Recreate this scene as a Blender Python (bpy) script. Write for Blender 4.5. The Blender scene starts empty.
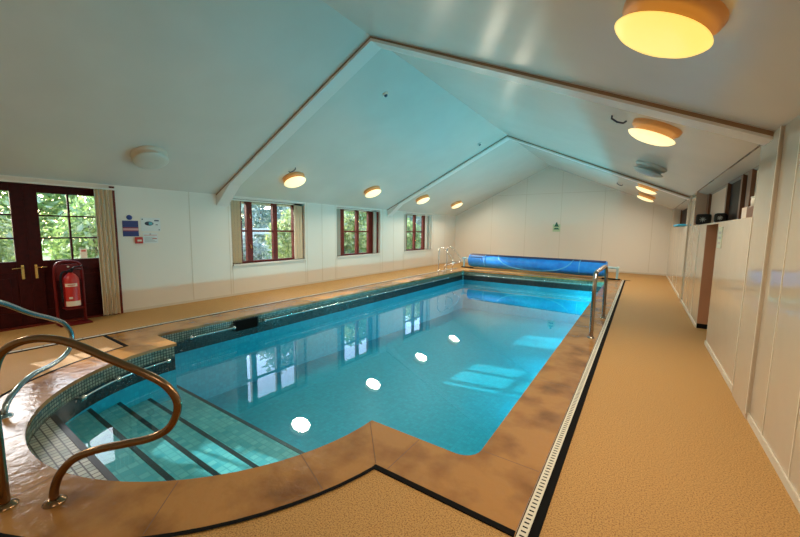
import bpy, bmesh, math, random
from math import pi, sin, cos, sqrt, radians
from mathutils import Vector, Matrix
from mathutils.geometry import tessellate_polygon

S = bpy.context.scene
COL = S.collection
random.seed(7)

# ------------------------------------------------------------------ dimensions
XL, XR, YF, YN = -7.9, 0.88, 16.68, -2.6
RX, RZ, EL, ER = -3.5, 4.43, 2.34, 2.46
PXL, PXR, PYF, PYN = -5.88, -0.86, 13.26, 2.22
BCX, BCY, BR = -3.5, 2.22, 1.73
OXL, OXR, OYF, OYN, OBR = -6.42, -0.445, 13.72, 1.79, 2.16
WZ = -0.37

# ------------------------------------------------------------------ materials
def nt(name):
    m = bpy.data.materials.new(name); m.use_nodes = True
    t = m.node_tree; t.nodes.clear()
    out = t.nodes.new('ShaderNodeOutputMaterial')
    return m, t, out
def N(t, kind, **k):
    n = t.nodes.new(kind)
    for a, b in k.items():
        if a.startswith('i_'):
            n.inputs[a[2:].replace('_', ' ')].default_value = b
        else:
            setattr(n, a, b)
    return n
def rgb(c): return (c[0], c[1], c[2], 1.0)
def pbr(name, col, rough=0.5, metal=0.0, spec=0.5, noise=None, bump=None, emit=None, coat=0.0):
    """noise = (colour2, scale, detail, lo, hi); bump = (scale, strength, distance)"""
    m, t, out = nt(name)
    b = N(t, 'ShaderNodeBsdfPrincipled')
    b.inputs['Base Color'].default_value = rgb(col)
    b.inputs['Roughness'].default_value = rough
    b.inputs['Metallic'].default_value = metal
    b.inputs['Specular IOR Level'].default_value = spec
    b.inputs['Coat Weight'].default_value = coat
    t.links.new(b.outputs[0], out.inputs[0])
    tc = N(t, 'ShaderNodeTexCoord')
    if noise:
        c2, sc, det, lo, hi = noise
        n = N(t, 'ShaderNodeTexNoise'); n.inputs['Scale'].default_value = sc; n.inputs['Detail'].default_value = det
        t.links.new(tc.outputs['Object'], n.inputs['Vector'])
        r = N(t, 'ShaderNodeValToRGB')
        r.color_ramp.elements[0].position = lo; r.color_ramp.elements[0].color = rgb(col)
        r.color_ramp.elements[1].position = hi; r.color_ramp.elements[1].color = rgb(c2)
        t.links.new(n.outputs['Fac'], r.inputs[0]); t.links.new(r.outputs[0], b.inputs['Base Color'])
    if bump:
        n2 = N(t, 'ShaderNodeTexNoise'); n2.inputs['Scale'].default_value = bump[0]; n2.inputs['Detail'].default_value = 3
        t.links.new(tc.outputs['Object'], n2.inputs['Vector'])
        bp = N(t, 'ShaderNodeBump'); bp.inputs['Strength'].default_value = bump[1]; bp.inputs['Distance'].default_value = bump[2]
        t.links.new(n2.outputs['Fac'], bp.inputs['Height']); t.links.new(bp.outputs[0], b.inputs['Normal'])
    if emit:
        b.inputs['Emission Color'].default_value = rgb(emit[0]); b.inputs['Emission Strength'].default_value = emit[1]
    return m
def mosaic(name, c1, c2, grout, sx, sy, mort=0.12, rough=0.25, use_uv=True, bias=0.0):
    m, t, out = nt(name)
    b = N(t, 'ShaderNodeBsdfPrincipled'); b.inputs['Roughness'].default_value = rough
    t.links.new(b.outputs[0], out.inputs[0])
    tc = N(t, 'ShaderNodeTexCoord')
    br = N(t, 'ShaderNodeTexBrick'); br.offset = 0.0; br.squash = 1.0
    br.inputs['Color1'].default_value = rgb(c1); br.inputs['Color2'].default_value = rgb(c2)
    br.inputs['Mortar'].default_value = rgb(grout)
    br.inputs['Scale'].default_value = 1.0
    br.inputs['Brick Width'].default_value = sx; br.inputs['Row Height'].default_value = sy
    br.inputs['Mortar Size'].default_value = mort * sx; br.inputs['Mortar Smooth'].default_value = 0.2
    br.inputs['Bias'].default_value = bias
    t.links.new(tc.outputs['UV' if use_uv else 'Object'], br.inputs['Vector'])
    t.links.new(br.outputs['Color'], b.inputs['Base Color'])
    return m

M = {}
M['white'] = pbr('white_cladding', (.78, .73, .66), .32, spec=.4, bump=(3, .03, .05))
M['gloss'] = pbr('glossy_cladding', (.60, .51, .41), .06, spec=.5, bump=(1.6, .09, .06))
M['farwhite'] = pbr('end_wall_cladding', (.80, .74, .66), .35, spec=.4, bump=(3, .03, .05))
M['seam'] = pbr('panel_seam', (.68, .61, .51), .4)
M['ceil'] = pbr('ceiling_panel', (.70, .68, .63), .24, spec=.5, noise=((.66, .64, .59), 1.2, 4, .35, .7), bump=(2.2, .06, .05))
M['beamside'] = pbr('beam_edge', (.30, .17, .09), .4)
M['beam'] = pbr('beam_soffit', (.80, .76, .72), .3)
M['deck'] = pbr('deck_aggregate', (.56, .31, .105), .6, spec=.25, noise=((.19, .08, .02), 120, 8, .45, .70), bump=(140, .5, .01))
M['coping'] = pbr('coping_stone', (.43, .20, .055), .19, spec=.5, noise=((.17, .06, .012), 2.6, 10, .45, .72), bump=(12, .22, .02))
M['grout'] = pbr('coping_grout', (.16, .07, .025), .7)
M['black'] = pbr('black_rubber', (.008, .007, .007), .9, spec=.08)
M['grate'] = pbr('white_grating', (.72, .66, .55), .45)
M['tileband'] = mosaic('waterline_mosaic', (.10, .16, .12), (.30, .32, .24), (.03, .04, .035), .036, .036, .14)
M['tiledark'] = mosaic('dark_mosaic', (.012, .016, .018), (.03, .035, .035), (.01, .01, .01), .036, .036, .1)
M['pooltile'] = mosaic('pool_mosaic', (.004, .31, .44), (.010, .41, .54), (.008, .33, .46), .06, .06, .10, .4)
M['steptile'] = mosaic('step_mosaic', (.06, .38, .44), (.22, .55, .55), (.10, .38, .42), .075, .075, .08, .4)
M['drytile'] = mosaic('pale_step_mosaic', (.34, .38, .32), (.60, .58, .48), (.06, .05, .04), .055, .055, .10, .3)
M['nosing'] = pbr('black_nosing', (.008, .008, .01), .4)
M['steel'] = pbr('polished_steel', (.34, .29, .25), .2, metal=1.0)
M['steel_brown_refl'] = pbr('steel_brown_reflection', (.24, .14, .075), .22, metal=1.0)  # stainless steel with the brown deck's reflection put into its colour
M['steel_blue_refl'] = pbr('steel_blue_reflection', (.30, .37, .40), .22, metal=1.0)  # same steel, bluish reflections put into its colour
M['chrome'] = pbr('bright_steel', (.80, .80, .79), .2, metal=1.0)
M['brass'] = pbr('brass', (.78, .52, .18), .25, metal=1.0)
M['redwood'] = pbr('red_brown_wood', (.15, .016, .008), .4, spec=.25, noise=((.09, .010, .006), 14, 3, .4, .7))
M['darkwood'] = pbr('dark_red_wood', (.045, .004, .004), .5, spec=.12, noise=((.028, .003, .003), 12, 3, .4, .7))
M['brownwood'] = pbr('brown_wood', (.16, .065, .03), .4)
M['blind'] = pbr('beige_blind', (.78, .66, .50), .7)
M['greyblind'] = pbr('grey_blind', (.55, .53, .47), .7)
M['rail'] = pbr('white_rail', (.8, .78, .72), .4)
M['sill'] = pbr('white_sill', (.80, .72, .64), .3)
M['lampbase'] = pbr('lamp_base', (.66, .58, .48), .35)
M['lampbase_on'] = pbr('lamp_base_lit', (.58, .30, .11), .35, emit=((1.0, .30, .04), .06))  # orange glow of the lit lens put into base colour and emission
M['opal'] = pbr('opal_off', (.62, .62, .56), .3)
M['opal_teal'] = pbr('opal_off_far', (.50, .58, .58), .3)
M['opal_on'] = pbr('opal_lit', (.9, .85, .7), .3, emit=((1.0, .80, .38), 1.05))
M['opal_near'] = pbr('opal_lit_warm', (.9, .8, .5), .3, emit=((1.0, .68, .13), .95))
M['blue'] = pbr('blue_bubble_cover', (.012, .20, .72), .38, spec=.5, noise=((.02, .30, .84), 5, 4, .35, .7), bump=(60, .25, .01))
M['ltblue'] = pbr('light_blue_edging', (.10, .42, .76), .4)
M['navy'] = pbr('navy_sheet', (.015, .03, .12), .5)
M['paleblue'] = pbr('pale_blue_plastic', (.45, .68, .74), .4)
M['red'] = pbr('red_paint', (.50, .022, .018), .3)
M['darkred'] = pbr('dark_red_plastic', (.14, .007, .007), .45, spec=.25)
M['labelw'] = pbr('white_label', (.75, .66, .55), .5)
M['signnavy'] = pbr('sign_navy', (.02, .025, .16), .5)
M['signmaroon'] = pbr('sign_maroon', (.22, .02, .06), .5)
M['signpink'] = pbr('sign_pink', (.62, .30, .30), .5)
M['signblue'] = pbr('sign_blue', (.03, .07, .30), .5)
M['paper'] = pbr('pale_paper', (.72, .74, .74), .5)
M['teal'] = pbr('teal_print', (.10, .42, .50), .5)
M['inkdark'] = pbr('dark_ink', (.05, .06, .10), .5)
M['inkgrey'] = pbr('grey_ink', (.42, .42, .42), .5)
M['inkred'] = pbr('red_ink', (.60, .16, .12), .5)
M['greensign'] = pbr('pale_green_sign', (.50, .66, .42), .5)
M['palegreen'] = pbr('faded_green_sheet', (.60, .64, .50), .4)
M['greendark'] = pbr('dark_green_print', (.02, .14, .09), .5)
M['boxblack'] = pbr('black_case', (.010, .008, .008), .5, spec=.2)
M['grille'] = pbr('grey_print', (.45, .44, .42), .5)
M['beige'] = pbr('beige_card', (.62, .52, .42), .6)
M['cream'] = pbr('cream_plastic', (.80, .74, .62), .4)
M['kick'] = pbr('blue_foam', (.03, .42, .72), .6)
M['pinkpanel'] = pbr('pink_beige_panel', (.62, .43, .32), .4)
M['soffit'] = pbr('brown_glossy_soffit', (.26, .19, .15), .12)
M['jamb'] = pbr('terracotta_jamb', (.45, .22, .12), .4)
M['grass'] = pbr('lawn', (.08, .16, .03), .9, noise=((.16, .24, .06), 6, 5, .35, .7))
M['bark'] = pbr('bark', (.10, .07, .05), .9)
M['outwall'] = pbr('pale_fence', (.75, .74, .70), .7)
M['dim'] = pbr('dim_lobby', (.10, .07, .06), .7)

def leafmat(name, c1, c2):
    m, t, out = nt(name)
    g = N(t, 'ShaderNodeNewGeometry'); r = N(t, 'ShaderNodeValToRGB')
    r.color_ramp.elements[0].color = rgb(c1); r.color_ramp.elements[1].color = rgb(c2)
    t.links.new(g.outputs['Random Per Island'], r.inputs[0])
    d = N(t, 'ShaderNodeBsdfDiffuse'); tr = N(t, 'ShaderNodeBsdfTranslucent'); gl = N(t, 'ShaderNodeBsdfGlossy'); gl.inputs['Roughness'].default_value = .3
    gl.inputs['Color'].default_value = (.8, .8, .8, 1)
    mx = N(t, 'ShaderNodeMixShader'); mx.inputs[0].default_value = .5
    mx2 = N(t, 'ShaderNodeMixShader'); mx2.inputs[0].default_value = .16
    t.links.new(r.outputs[0], d.inputs[0]); t.links.new(r.outputs[0], tr.inputs[0])
    t.links.new(d.outputs[0], mx.inputs[1]); t.links.new(tr.outputs[0], mx.inputs[2])
    t.links.new(mx.outputs[0], mx2.inputs[1]); t.links.new(gl.outputs[0], mx2.inputs[2])
    t.links.new(mx2.outputs[0], out.inputs[0])
    return m
M['leaf_a'] = leafmat('leaf_green', (.10, .24, .05), (.50, .64, .22))
M['leaf_b'] = leafmat('leaf_grey_green', (.16, .27, .22), (.62, .72, .66))
M['leaf_c'] = leafmat('leaf_yellow_green', (.16, .28, .05), (.62, .68, .30))

def clear(name, tint, rough=0.0, bump=None, ior=1.33):
    m, t, out = nt(name)
    tr = N(t, 'ShaderNodeBsdfTransparent'); tr.inputs[0].default_value = rgb(tint)
    gl = N(t, 'ShaderNodeBsdfGlossy'); gl.inputs['Roughness'].default_value = rough
    gl.inputs['Color'].default_value = (1, 1, 1, 1)
    fr = N(t, 'ShaderNodeLayerWeight'); fr.inputs['Blend'].default_value = .5      # facing: works the same from both sides
    pw = N(t, 'ShaderNodeMath', operation='POWER'); pw.inputs[1].default_value = 5.0
    f0 = ((ior - 1) / (ior + 1)) ** 2
    ma = N(t, 'ShaderNodeMath', operation='MULTIPLY_ADD'); ma.inputs[1].default_value = 1 - f0; ma.inputs[2].default_value = f0
    t.links.new(fr.outputs['Facing'], pw.inputs[0]); t.links.new(pw.outputs[0], ma.inputs[0])
    mx = N(t, 'ShaderNodeMixShader')
    t.links.new(ma.outputs[0], mx.inputs[0]); t.links.new(tr.outputs[0], mx.inputs[1]); t.links.new(gl.outputs[0], mx.inputs[2])
    t.links.new(mx.outputs[0], out.inputs[0])
    if bump:
        tc = N(t, 'ShaderNodeTexCoord'); n = N(t, 'ShaderNodeTexNoise')
        n.inputs['Scale'].default_value = bump[0]; n.inputs['Detail'].default_value = 2
        bp = N(t, 'ShaderNodeBump'); bp.inputs['Strength'].default_value = bump[1]; bp.inputs['Distance'].default_value = bump[2]
        t.links.new(tc.outputs['Object'], n.inputs['Vector']); t.links.new(n.outputs['Fac'], bp.inputs['Height'])
        t.links.new(bp.outputs[0], gl.inputs['Normal']); t.links.new(bp.outputs[0], fr.inputs['Normal'])
    return m
M['water'] = clear('pool_water', (.72, .95, .98), 0.0, (2.2, .02, .006), 1.33)
M['glass'] = clear('window_glass', (.95, .97, .97), 0.0, None, 1.4)
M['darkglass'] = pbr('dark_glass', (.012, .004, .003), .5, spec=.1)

# ------------------------------------------------------------------ mesh builder
class MB:
    def __init__(s): s.v, s.f, s.m, s.uv, s.sm = [], [], [], {}, []
    def add(s, vs, fs, m=0, smooth=False):
        o = len(s.v); s.v += [tuple(p) for p in vs]
        for f in fs: s.f.append(tuple(i + o for i in f)); s.m.append(m); s.sm.append(smooth)
        return s
    def box(s, x0, x1, y0, y1, z0, z1, m=0):
        vs = [(x, y, z) for x in (x0, x1) for y in (y0, y1) for z in (z0, z1)]
        return s.add(vs, [(0, 1, 3, 2), (4, 6, 7, 5), (0, 4, 5, 1), (2, 3, 7, 6), (0, 2, 6, 4), (1, 5, 7, 3)], m)
    def quad(s, a, b, c, d, m=0): return s.add([a, b, c, d], [(0, 1, 2, 3)], m)
    def tube(s, pts, r, n=12, m=0, cap=True, closed=False):
        P = [Vector(p) for p in pts]; k = len(P); rings = []
        T = []
        for i in range(k):
            a = P[i - 1] if (i > 0 or closed) else P[i]; b = P[(i + 1) % k] if (i < k - 1 or closed) else P[i]
            T.append((b - a).normalized())
        up = Vector((0, 0, 1)) if abs(T[0].z) < .9 else Vector((1, 0, 0))
        nv = (up - T[0] * up.dot(T[0])).normalized()
        for i in range(k):
            nv = (nv - T[i] * nv.dot(T[i])).normalized(); bv = T[i].cross(nv)
            rr = r[i] if isinstance(r, (list, tuple)) else r
            rings.append([P[i] + (nv * cos(2 * pi * j / n) + bv * sin(2 * pi * j / n)) * rr for j in range(n)])
        vs = [p for g in rings for p in g]; fs = []
        for i in range(k if closed else k - 1):
            q = (i + 1) % k
            for j in range(n):
                fs.append((i * n + j, i * n + (j + 1) % n, q * n + (j + 1) % n, q * n + j))
        s.add(vs, fs, m, True)
        if cap and not closed:
            s.add(rings[0], [tuple(range(n - 1, -1, -1))], m); s.add(rings[-1], [tuple(range(n))], m)
        return s
    def lathe(s, prof, n=32, mat=None, m=0, smooth=True):
        mat = mat or Matrix(); vs = []; fs = []; k = len(prof)
        for (r, z) in prof:
            for j in range(n): vs.append(mat @ Vector((max(r, 1e-4) * cos(2 * pi * j / n), max(r, 1e-4) * sin(2 * pi * j / n), z)))
        for i in range(k - 1):
            for j in range(n): fs.append((i * n + j, i * n + (j + 1) % n, (i + 1) * n + (j + 1) % n, (i + 1) * n + j))
        return s.add(vs, fs, m, smooth)
    def prism(s, poly, off, m=0):
        """poly: list of 3d points, extruded by vector off"""
        n = len(poly); off = Vector(off); a = [Vector(p) for p in poly]; b = [p + off for p in a]
        fs = [(i, (i + 1) % n, n + (i + 1) % n, n + i) for i in range(n)]
        s.add(a + b, fs + [tuple(range(n - 1, -1, -1)), tuple(range(n, 2 * n))], m)
        return s
    def fill(s, loops, z, m=0, uvs=None):
        ps = [[Vector((p[0], p[1], 0)) for p in l] for l in loops]
        fl = [p for l in ps for p in l]
        tri = tessellate_polygon(ps)
        fs = []
        for t in tri:
            a, b, c = (fl[i] for i in t)
            fs.append(tuple(t) if (b - a).cross(c - a).z > 0 else tuple(reversed(t)))
        zz = z if callable(z) else (lambda x, y: z)
        s.add([(p.x, p.y, zz(p.x, p.y)) for p in fl], fs, m)
        return s
    def build(s, name, mats, parent=None, loc=None, rot=None, uv=None, bevel=0.0, fixn=True, recalc=True):
        me = bpy.data.meshes.new(name); me.from_pydata(s.v, [], s.f)
        mats = mats if isinstance(mats, (list, tuple)) else [mats]
        for q in mats: me.materials.append(q)
        for i, p in enumerate(me.polygons): p.material_index = s.m[i]; p.use_smooth = s.sm[i]
        if uv:
            l = me.uv_layers.new(name='UVMap')
            for lp in me.loops:
                l.data[lp.index].uv = uv(me.vertices[lp.vertex_index].co)
        if recalc:
            bm = bmesh.new(); bm.from_mesh(me); bmesh.ops.recalc_face_normals(bm, faces=bm.faces); bm.to_mesh(me); bm.free()
        o = bpy.data.objects.new(name, me); COL.objects.link(o)
        if parent: o.parent = parent
        if loc: o.location = loc
        if rot: o.rotation_euler = rot
        if bevel:
            b = o.modifiers.new('bevel', 'BEVEL'); b.width = bevel; b.segments = 2; b.limit_method = 'ANGLE'
        return o

def tag(o, label, cat, group=None, kind=None):
    o['label'] = label; o['category'] = cat
    if group: o['group'] = group
    if kind: o['kind'] = kind
    return o
def thing(name, label, cat, loc=(0, 0, 0), rotz=0, group=None):
    o = bpy.data.objects.new(name, None); COL.objects.link(o)
    o.empty_display_size = .1
    o.location = loc; o.rotation_euler = (0, 0, rotz)
    return tag(o, label, cat, group)
def struct(o, label, cat):
    o['kind'] = 'structure'; o['label'] = label; o['category'] = cat
    return o
def spline(pts, sub=8):
    P = [Vector(p) for p in pts]; out = []
    for i in range(len(P) - 1):
        p0 = P[i - 1] if i else P[i] * 2 - P[i + 1]; p1, p2 = P[i], P[i + 1]
        p3 = P[i + 2] if i + 2 < len(P) else P[i + 1] * 2 - P[i]
        for k in range(sub):
            t = k / sub
            out.append(.5 * ((2 * p1) + (p2 - p0) * t + (2 * p0 - 5 * p1 + 4 * p2 - p3) * t * t + (-p0 + 3 * p1 - 3 * p2 + p3) * t ** 3))
    out.append(P[-1]); return out

# ------------------------------------------------------------------ outlines
def arc(cx, cy, r, a0, a1, n): return [(cx + r * cos(a0 + (a1 - a0) * i / n), cy + r * sin(a0 + (a1 - a0) * i / n)) for i in range(n + 1)]
def pool_loop(d=0.0, rf=0.14):
    """pool edge, counter-clockwise, pushed out by d"""
    xl, xr, yf, yn, br = PXL - d, PXR + d, PYF + d, PYN - d, BR + d
    a = math.asin((BCY - yn) / br) if d else 0.0
    l = []
    l += arc(BCX, BCY, br, pi + a, 2 * pi - a, 40)                       # Roman end, left corner round to right corner
    l += arc(xr - rf, yn + rf, rf, -pi / 2, 0, 6)
    l += arc(xr - .06, yf - .06, .06, 0, pi / 2, 3)
    l += arc(xl + .06, yf - .06, .06, pi / 2, pi, 3)
    l += arc(xl + rf * .6, yn + rf * .6, rf * .6, pi, 1.5 * pi, 5)
    return l
def coping_loop(d=0.0):
    xl, xr, yf, yn, br = OXL - d, OXR + d, OYF + d, OYN - d, OBR + d
    a = math.asin((BCY - yn) / br)
    l = arc(BCX, BCY, br, pi + a, 2 * pi - a, 44)
    return l + [(xr, yn), (xr, yf), (xl, yf), (xl, yn)]
IN = pool_loop(); OUT = coping_loop()

# ------------------------------------------------------------------ setting: floor, coping, basin, water
deck = MB()
deck.fill([[(XL - .3, YN - .2), (XR + 1.4, YN - .2), (XR + 1.4, YF + .2), (XL - .3, YF + .2)], OUT[::-1]], 0.0)
struct(deck.build('floor', M['deck'], recalc=False), 'tan speckled aggregate deck around the pool', 'floor')

cop = MB()
cop.fill([OUT, IN[::-1]], .004)
n = len(IN)
for i in range(n):                                                        # rounded nose of the coping
    a, b = IN[i], IN[(i + 1) % n]
    cop.quad((a[0], a[1], .004), (b[0], b[1], .004), (b[0], b[1], -.035), (a[0], a[1], -.035))
IN2 = pool_loop(.03)
c2 = MB(); c2.fill([IN2, IN[::-1]], -.035); cop.add(c2.v, [tuple(reversed(f)) for f in c2.f])
def stone_joint(p, q, w=.006):
    p, q = Vector((*p, 0)), Vector((*q, 0)); d = (q - p).normalized(); e = Vector((-d.y, d.x, 0)) * w / 2
    pts = [p - e, q - e, q + e, p + e]; z = Vector((0, 0, .0046))
    cop.quad(*[tuple(x + z) for x in pts], 1)
stone_joint((-1.775, 2.20), (-1.40, 1.80)); stone_joint((-5.22, 2.20), (-5.60, 1.80))
stone_joint((-1.30, 2.21), (-1.30, 1.80)); stone_joint((PXR + .01, 2.36), (OXR - .01, 2.36))
for y_ in (3.9, 5.4, 6.9, 8.4, 9.9, 11.4, 12.9):
    stone_joint((PXR + .01, y_), (OXR - .01, y_)); stone_joint((PXL - .01, y_), (OXL + .01, y_))
for a_ in (205, 232, 259, 286, 313, 338):
    t_ = radians(a_); stone_joint((BCX + (BR + .01) * cos(t_), BCY + (BR + .01) * sin(t_)), (BCX + (OBR - .02) * cos(t_), BCY + (OBR - .02) * sin(t_)))
for x_ in (-5.0, -3.5, -2.0): stone_joint((x_, PYF + .01), (x_, OYF - .01))
coping = struct(cop.build('pool_coping', [M['coping'], M['grout']], recalc=False), 'brown stone coping edging the pool', 'coping')

def floorz(y): return -1.25 - .30 * max(0.0, min(1.0, (y - 3) / 9))
def peri_uv(loop):
    acc = [0]
    for i in range(len(loop)): acc.append(acc[-1] + (Vector(loop[(i + 1) % len(loop)]) - Vector(loop[i])).length)
    return acc
def wall_strip(loop, z0, z1, name, mat, parent):
    acc = peri_uv(loop); me = bpy.data.meshes.new(name); vs = []; fs = []; uvs = []
    k = len(loop)
    for i in range(k):
        a, b = loop[i], loop[(i + 1) % k]; o = len(vs)
        vs += [(a[0], a[1], z0), (b[0], b[1], z0), (b[0], b[1], z1), (a[0], a[1], z1)]
        fs.append((o + 1, o, o + 3, o + 2)); uvs += [(acc[i + 1], z0), (acc[i], z0), (acc[i], z1), (acc[i + 1], z1)]
    me.from_pydata(vs, [], fs); me.materials.append(mat)
    l = me.uv_layers.new(name='UVMap')
    for q, u in enumerate(uvs): l.data[q].uv = u
    o = bpy.data.objects.new(name, me); COL.objects.link(o)
    if parent: o.parent = parent
    return o
IN3 = pool_loop(.02)
bas = MB(); bas.fill([[(PXL - .1, .3), (PXR + .1, .3), (PXR + .1, 5), (PXR + .1, 12), (PXR + .1, PYF + .1), (PXL - .1, PYF + .1), (PXL - .1, 12), (PXL - .1, 5)]], lambda x, y: floorz(y))
basin = struct(bas.build('pool_basin', M['pooltile'], uv=lambda c: (c.x, c.y), recalc=False), 'turquoise mosaic pool basin with a rounded stepped end', 'pool')
wall_strip(IN3, -1.7, WZ - .005, 'basin_wall', M['pooltile'], basin)
wall_strip(IN3, -.19, -.03, 'tile_band', M['tileband'], basin)['label'] = 'grey green mosaic waterline band'
wall_strip(IN3, WZ - .005, -.19, 'dark_tile_row', M['tiledark'], basin)['label'] = 'black mosaic row at the water line'

# steps of the Roman end: (front edge Y, top z)
steps = [(.825, -.2), (1.176, -.40), (1.50, -.52), (1.86, -.65), (2.38, -.78)]
prev = 0.3
for i, (yf, z) in enumerate(steps):
    r = BR + .02
    def xx(y): return sqrt(max(0.0, r * r - (y - BCY) ** 2)) if y < BCY else r
    ys = [BCY - r + .001] if i == 0 else [steps[i - 1][0] - .02]
    y0 = ys[0]; k = 14
    lf = [(BCX - xx(y0 + (yf - y0) * j / k), y0 + (yf - y0) * j / k) for j in range(k + 1)]
    rt = [(2 * BCX - x, y) for x, y in lf]
    poly = rt + lf[::-1]
    if i == 4: poly = [(BCX + r, y0), (BCX + r, 2.22), (PXR + .01, 2.22), (PXR + .01, yf), (PXL - .01, yf), (PXL - .01, 2.22), (BCX - r, 2.22), (BCX - r, y0)]
    mb = MB(); mb.prism([(x, y, -1.6) for x, y in poly], (0, 0, z + 1.6))
    st = mb.build('step', M['drytile'] if i == 0 else M['steptile'], basin, uv=lambda c: (c.x, c.y - c.z))
    if i == 0: st['label'] = 'pale mosaic top step just above the water'
    x0, x1 = lf[-1][0], rt[-1][0]
    if i == 4: x0, x1 = PXL, PXR
    nb = MB(); w = .04
    nb.box(x0, x1, yf - w, yf + .004, z - .015, z + .004)
    nb.build('nosing', M['nosing'], st)['label'] = 'black mosaic nosing along the step edge'

wl = pool_loop(.018)
wa = MB(); wa.fill([wl], WZ)
water = wa.build('pool_water', M['water'], recalc=False)
tag(water, 'clear turquoise water filling the pool', 'water', kind='stuff')

# black joints and drain channels
def drain(name, x0, x1, y0, y1, label, slot_left):
    r = thing(name, label, 'drain', ((x0 + x1) / 2, (y0 + y1) / 2, 0))
    cx, cy = (x0 + x1) / 2, (y0 + y1) / 2
    a, b = x0 - cx, x1 - cx; m = (a + b) / 2
    ya, yb = y0 - cy, y1 - cy
    MB().box(a, b, ya, yb, .0015, .006).build('slot_channel', M['black'], r)
    g = MB()
    if slot_left is None: g.box(a + .035, b - .035, ya, yb, .004, .011); lo, hi = a + .035, b - .035
    else: g.box(a + .006, m + .004, ya, yb, .004, .011); lo, hi = a + .006, m + .004
    y = ya + .03
    while y < yb - .03:
        g.box(lo + .012, hi - .012, y, y + .010, .0112, .0116, 1); y += .034 if slot_left is not None else .2
    g.build('grating', [M['grate'], M['black']], r)
    return r
drain('drain_channel', -.44, -.335, -1.9, 14.0, 'long white slotted drain along the right side of the pool', 1)
drain('drain_channel', -6.545, -6.425, -1.9, 14.0, 'thin black and cream drain line between the pool and the window wall', None)
def joint(label, boxes=None, arcs=None, arcw=.024):
    m = MB()
    if boxes:
        for b in boxes: m.box(*b)
    if arcs:
        a0, a1 = arcs; k = 40
        p = arc(BCX, BCY, OBR - .005, a0, a1, k); q = arc(BCX, BCY, OBR + arcw, a0, a1, k)
        for i in range(k):
            m.quad((*p[i], .007), (*p[i + 1], .007), (*q[i + 1], .007), (*q[i], .007))
            m.quad((*p[i], .0), (*p[i + 1], .0), (*p[i + 1], .007), (*p[i], .007))
    tag(m.build('movement_joint', M['black']), label, 'floor joint')
aa = math.asin((BCY - OYN) / OBR)
xj = OBR * cos(aa)
joint('black joint strip beside the coping corner nearest the white drain', [(BCX + xj - .01, OXR, OYN - .038, OYN, .0, .008)])
joint('short black joint strip at the left shoulder of the curved coping', [(OXL, BCX - xj + .01, OYN - .04, OYN, .0, .008)])
joint('curved black joint strip around the outside of the rounded coping', None, (pi + aa, 2 * pi - aa))
joint('black joint strip across the deck behind the pool cover roller', [(-.95, -.20, 14.0, 14.06, .0, .008)])

# ------------------------------------------------------------------ setting: walls with openings
def wall_cells(mb, axis, c0, c1, u0, u1, v0, v1, holes, m=0):
    us = sorted({u0, u1, *[h[0] for h in holes], *[h[1] for h in holes]}); vs = sorted({v0, v1, *[h[2] for h in holes], *[h[3] for h in holes]})
    for i in range(len(us) - 1):
        for j in range(len(vs) - 1):
            uc, vc = (us[i] + us[i + 1]) / 2, (vs[j] + vs[j + 1]) / 2
            if any(h[0] < uc < h[1] and h[2] < vc < h[3] for h in holes): continue
            mb.box(c0, c1, us[i], us[i + 1], vs[j], vs[j + 1], m)
WIN = [(4.66, 6.85, .745, 2.285), (8.11, 10.36, .745, 2.285), (11.94, 14.2, .745, 2.285)]
DOOR = (.20, 2.44, 0.0, 2.28)
wl_ = MB(); wall_cells(wl_, 0, XL - .25, XL, YN, YF, -.05, EL + .06, WIN + [DOOR])
for y in (3.75, 4.60, 6.92, 7.5, 8.05, 10.5, 11.2, 11.88, 14.35, 15.5):
    wl_.box(XL, XL + .004, y - .008, y + .008, 0, EL, 1)
for a, b, z0, z1 in WIN:
    for y in (a, b): wl_.box(XL, XL + .004, y - .006, y + .006, 0.02, z0, 1)
wl_.box(XL, XL + .012, 2.46, YF, 0, .05, 1)
struct(wl_.build('wall_left', [M['white'], M['seam']]), 'white panelled wall with the windows and double doors', 'wall')

def gable(y0, y1):
    return [(XL - .25, y0, -.05), (XR + .3, y0, -.05), (XR + .3, y0, ER - .12), (RX, y0, RZ + .1), (XL - .25, y0, EL - .05)]
wf = MB(); wf.prism([(XL - .25, YF, -.05), (XR + .25, YF, -.05), (XR + .25, YF, ER + .3), (RX, YF, RZ + .2), (XL - .25, YF, EL + .3)], (0, .2, 0))
for x in (-6.0, -4.42, -2.94, -1.32, .31): wf.box(x - .009, x + .009, YF - .004, YF, 0, RZ - abs(x - RX) * .48, 1)
wf.box(-5.9, -.9, YF - .004, YF, 3.25, 3.268, 1)
wf.box(XL, XR, YF - .02, YF, 0, .06, 1)
struct(wf.build('wall_far', [M['farwhite'], M['seam']]), 'white panelled gable wall beyond the pool cover', 'wall')
wn = MB(); wn.prism([(XL - .25, YN - .2, -.05), (XR + .25, YN - .2, -.05), (XR + .25, YN - .2, ER + .3), (RX, YN - .2, RZ + .2), (XL - .25, YN - .2, EL + .3)], (0, .2, 0))
struct(wn.build('wall_near', M['white']), 'white gable wall behind the viewer', 'wall')

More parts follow.
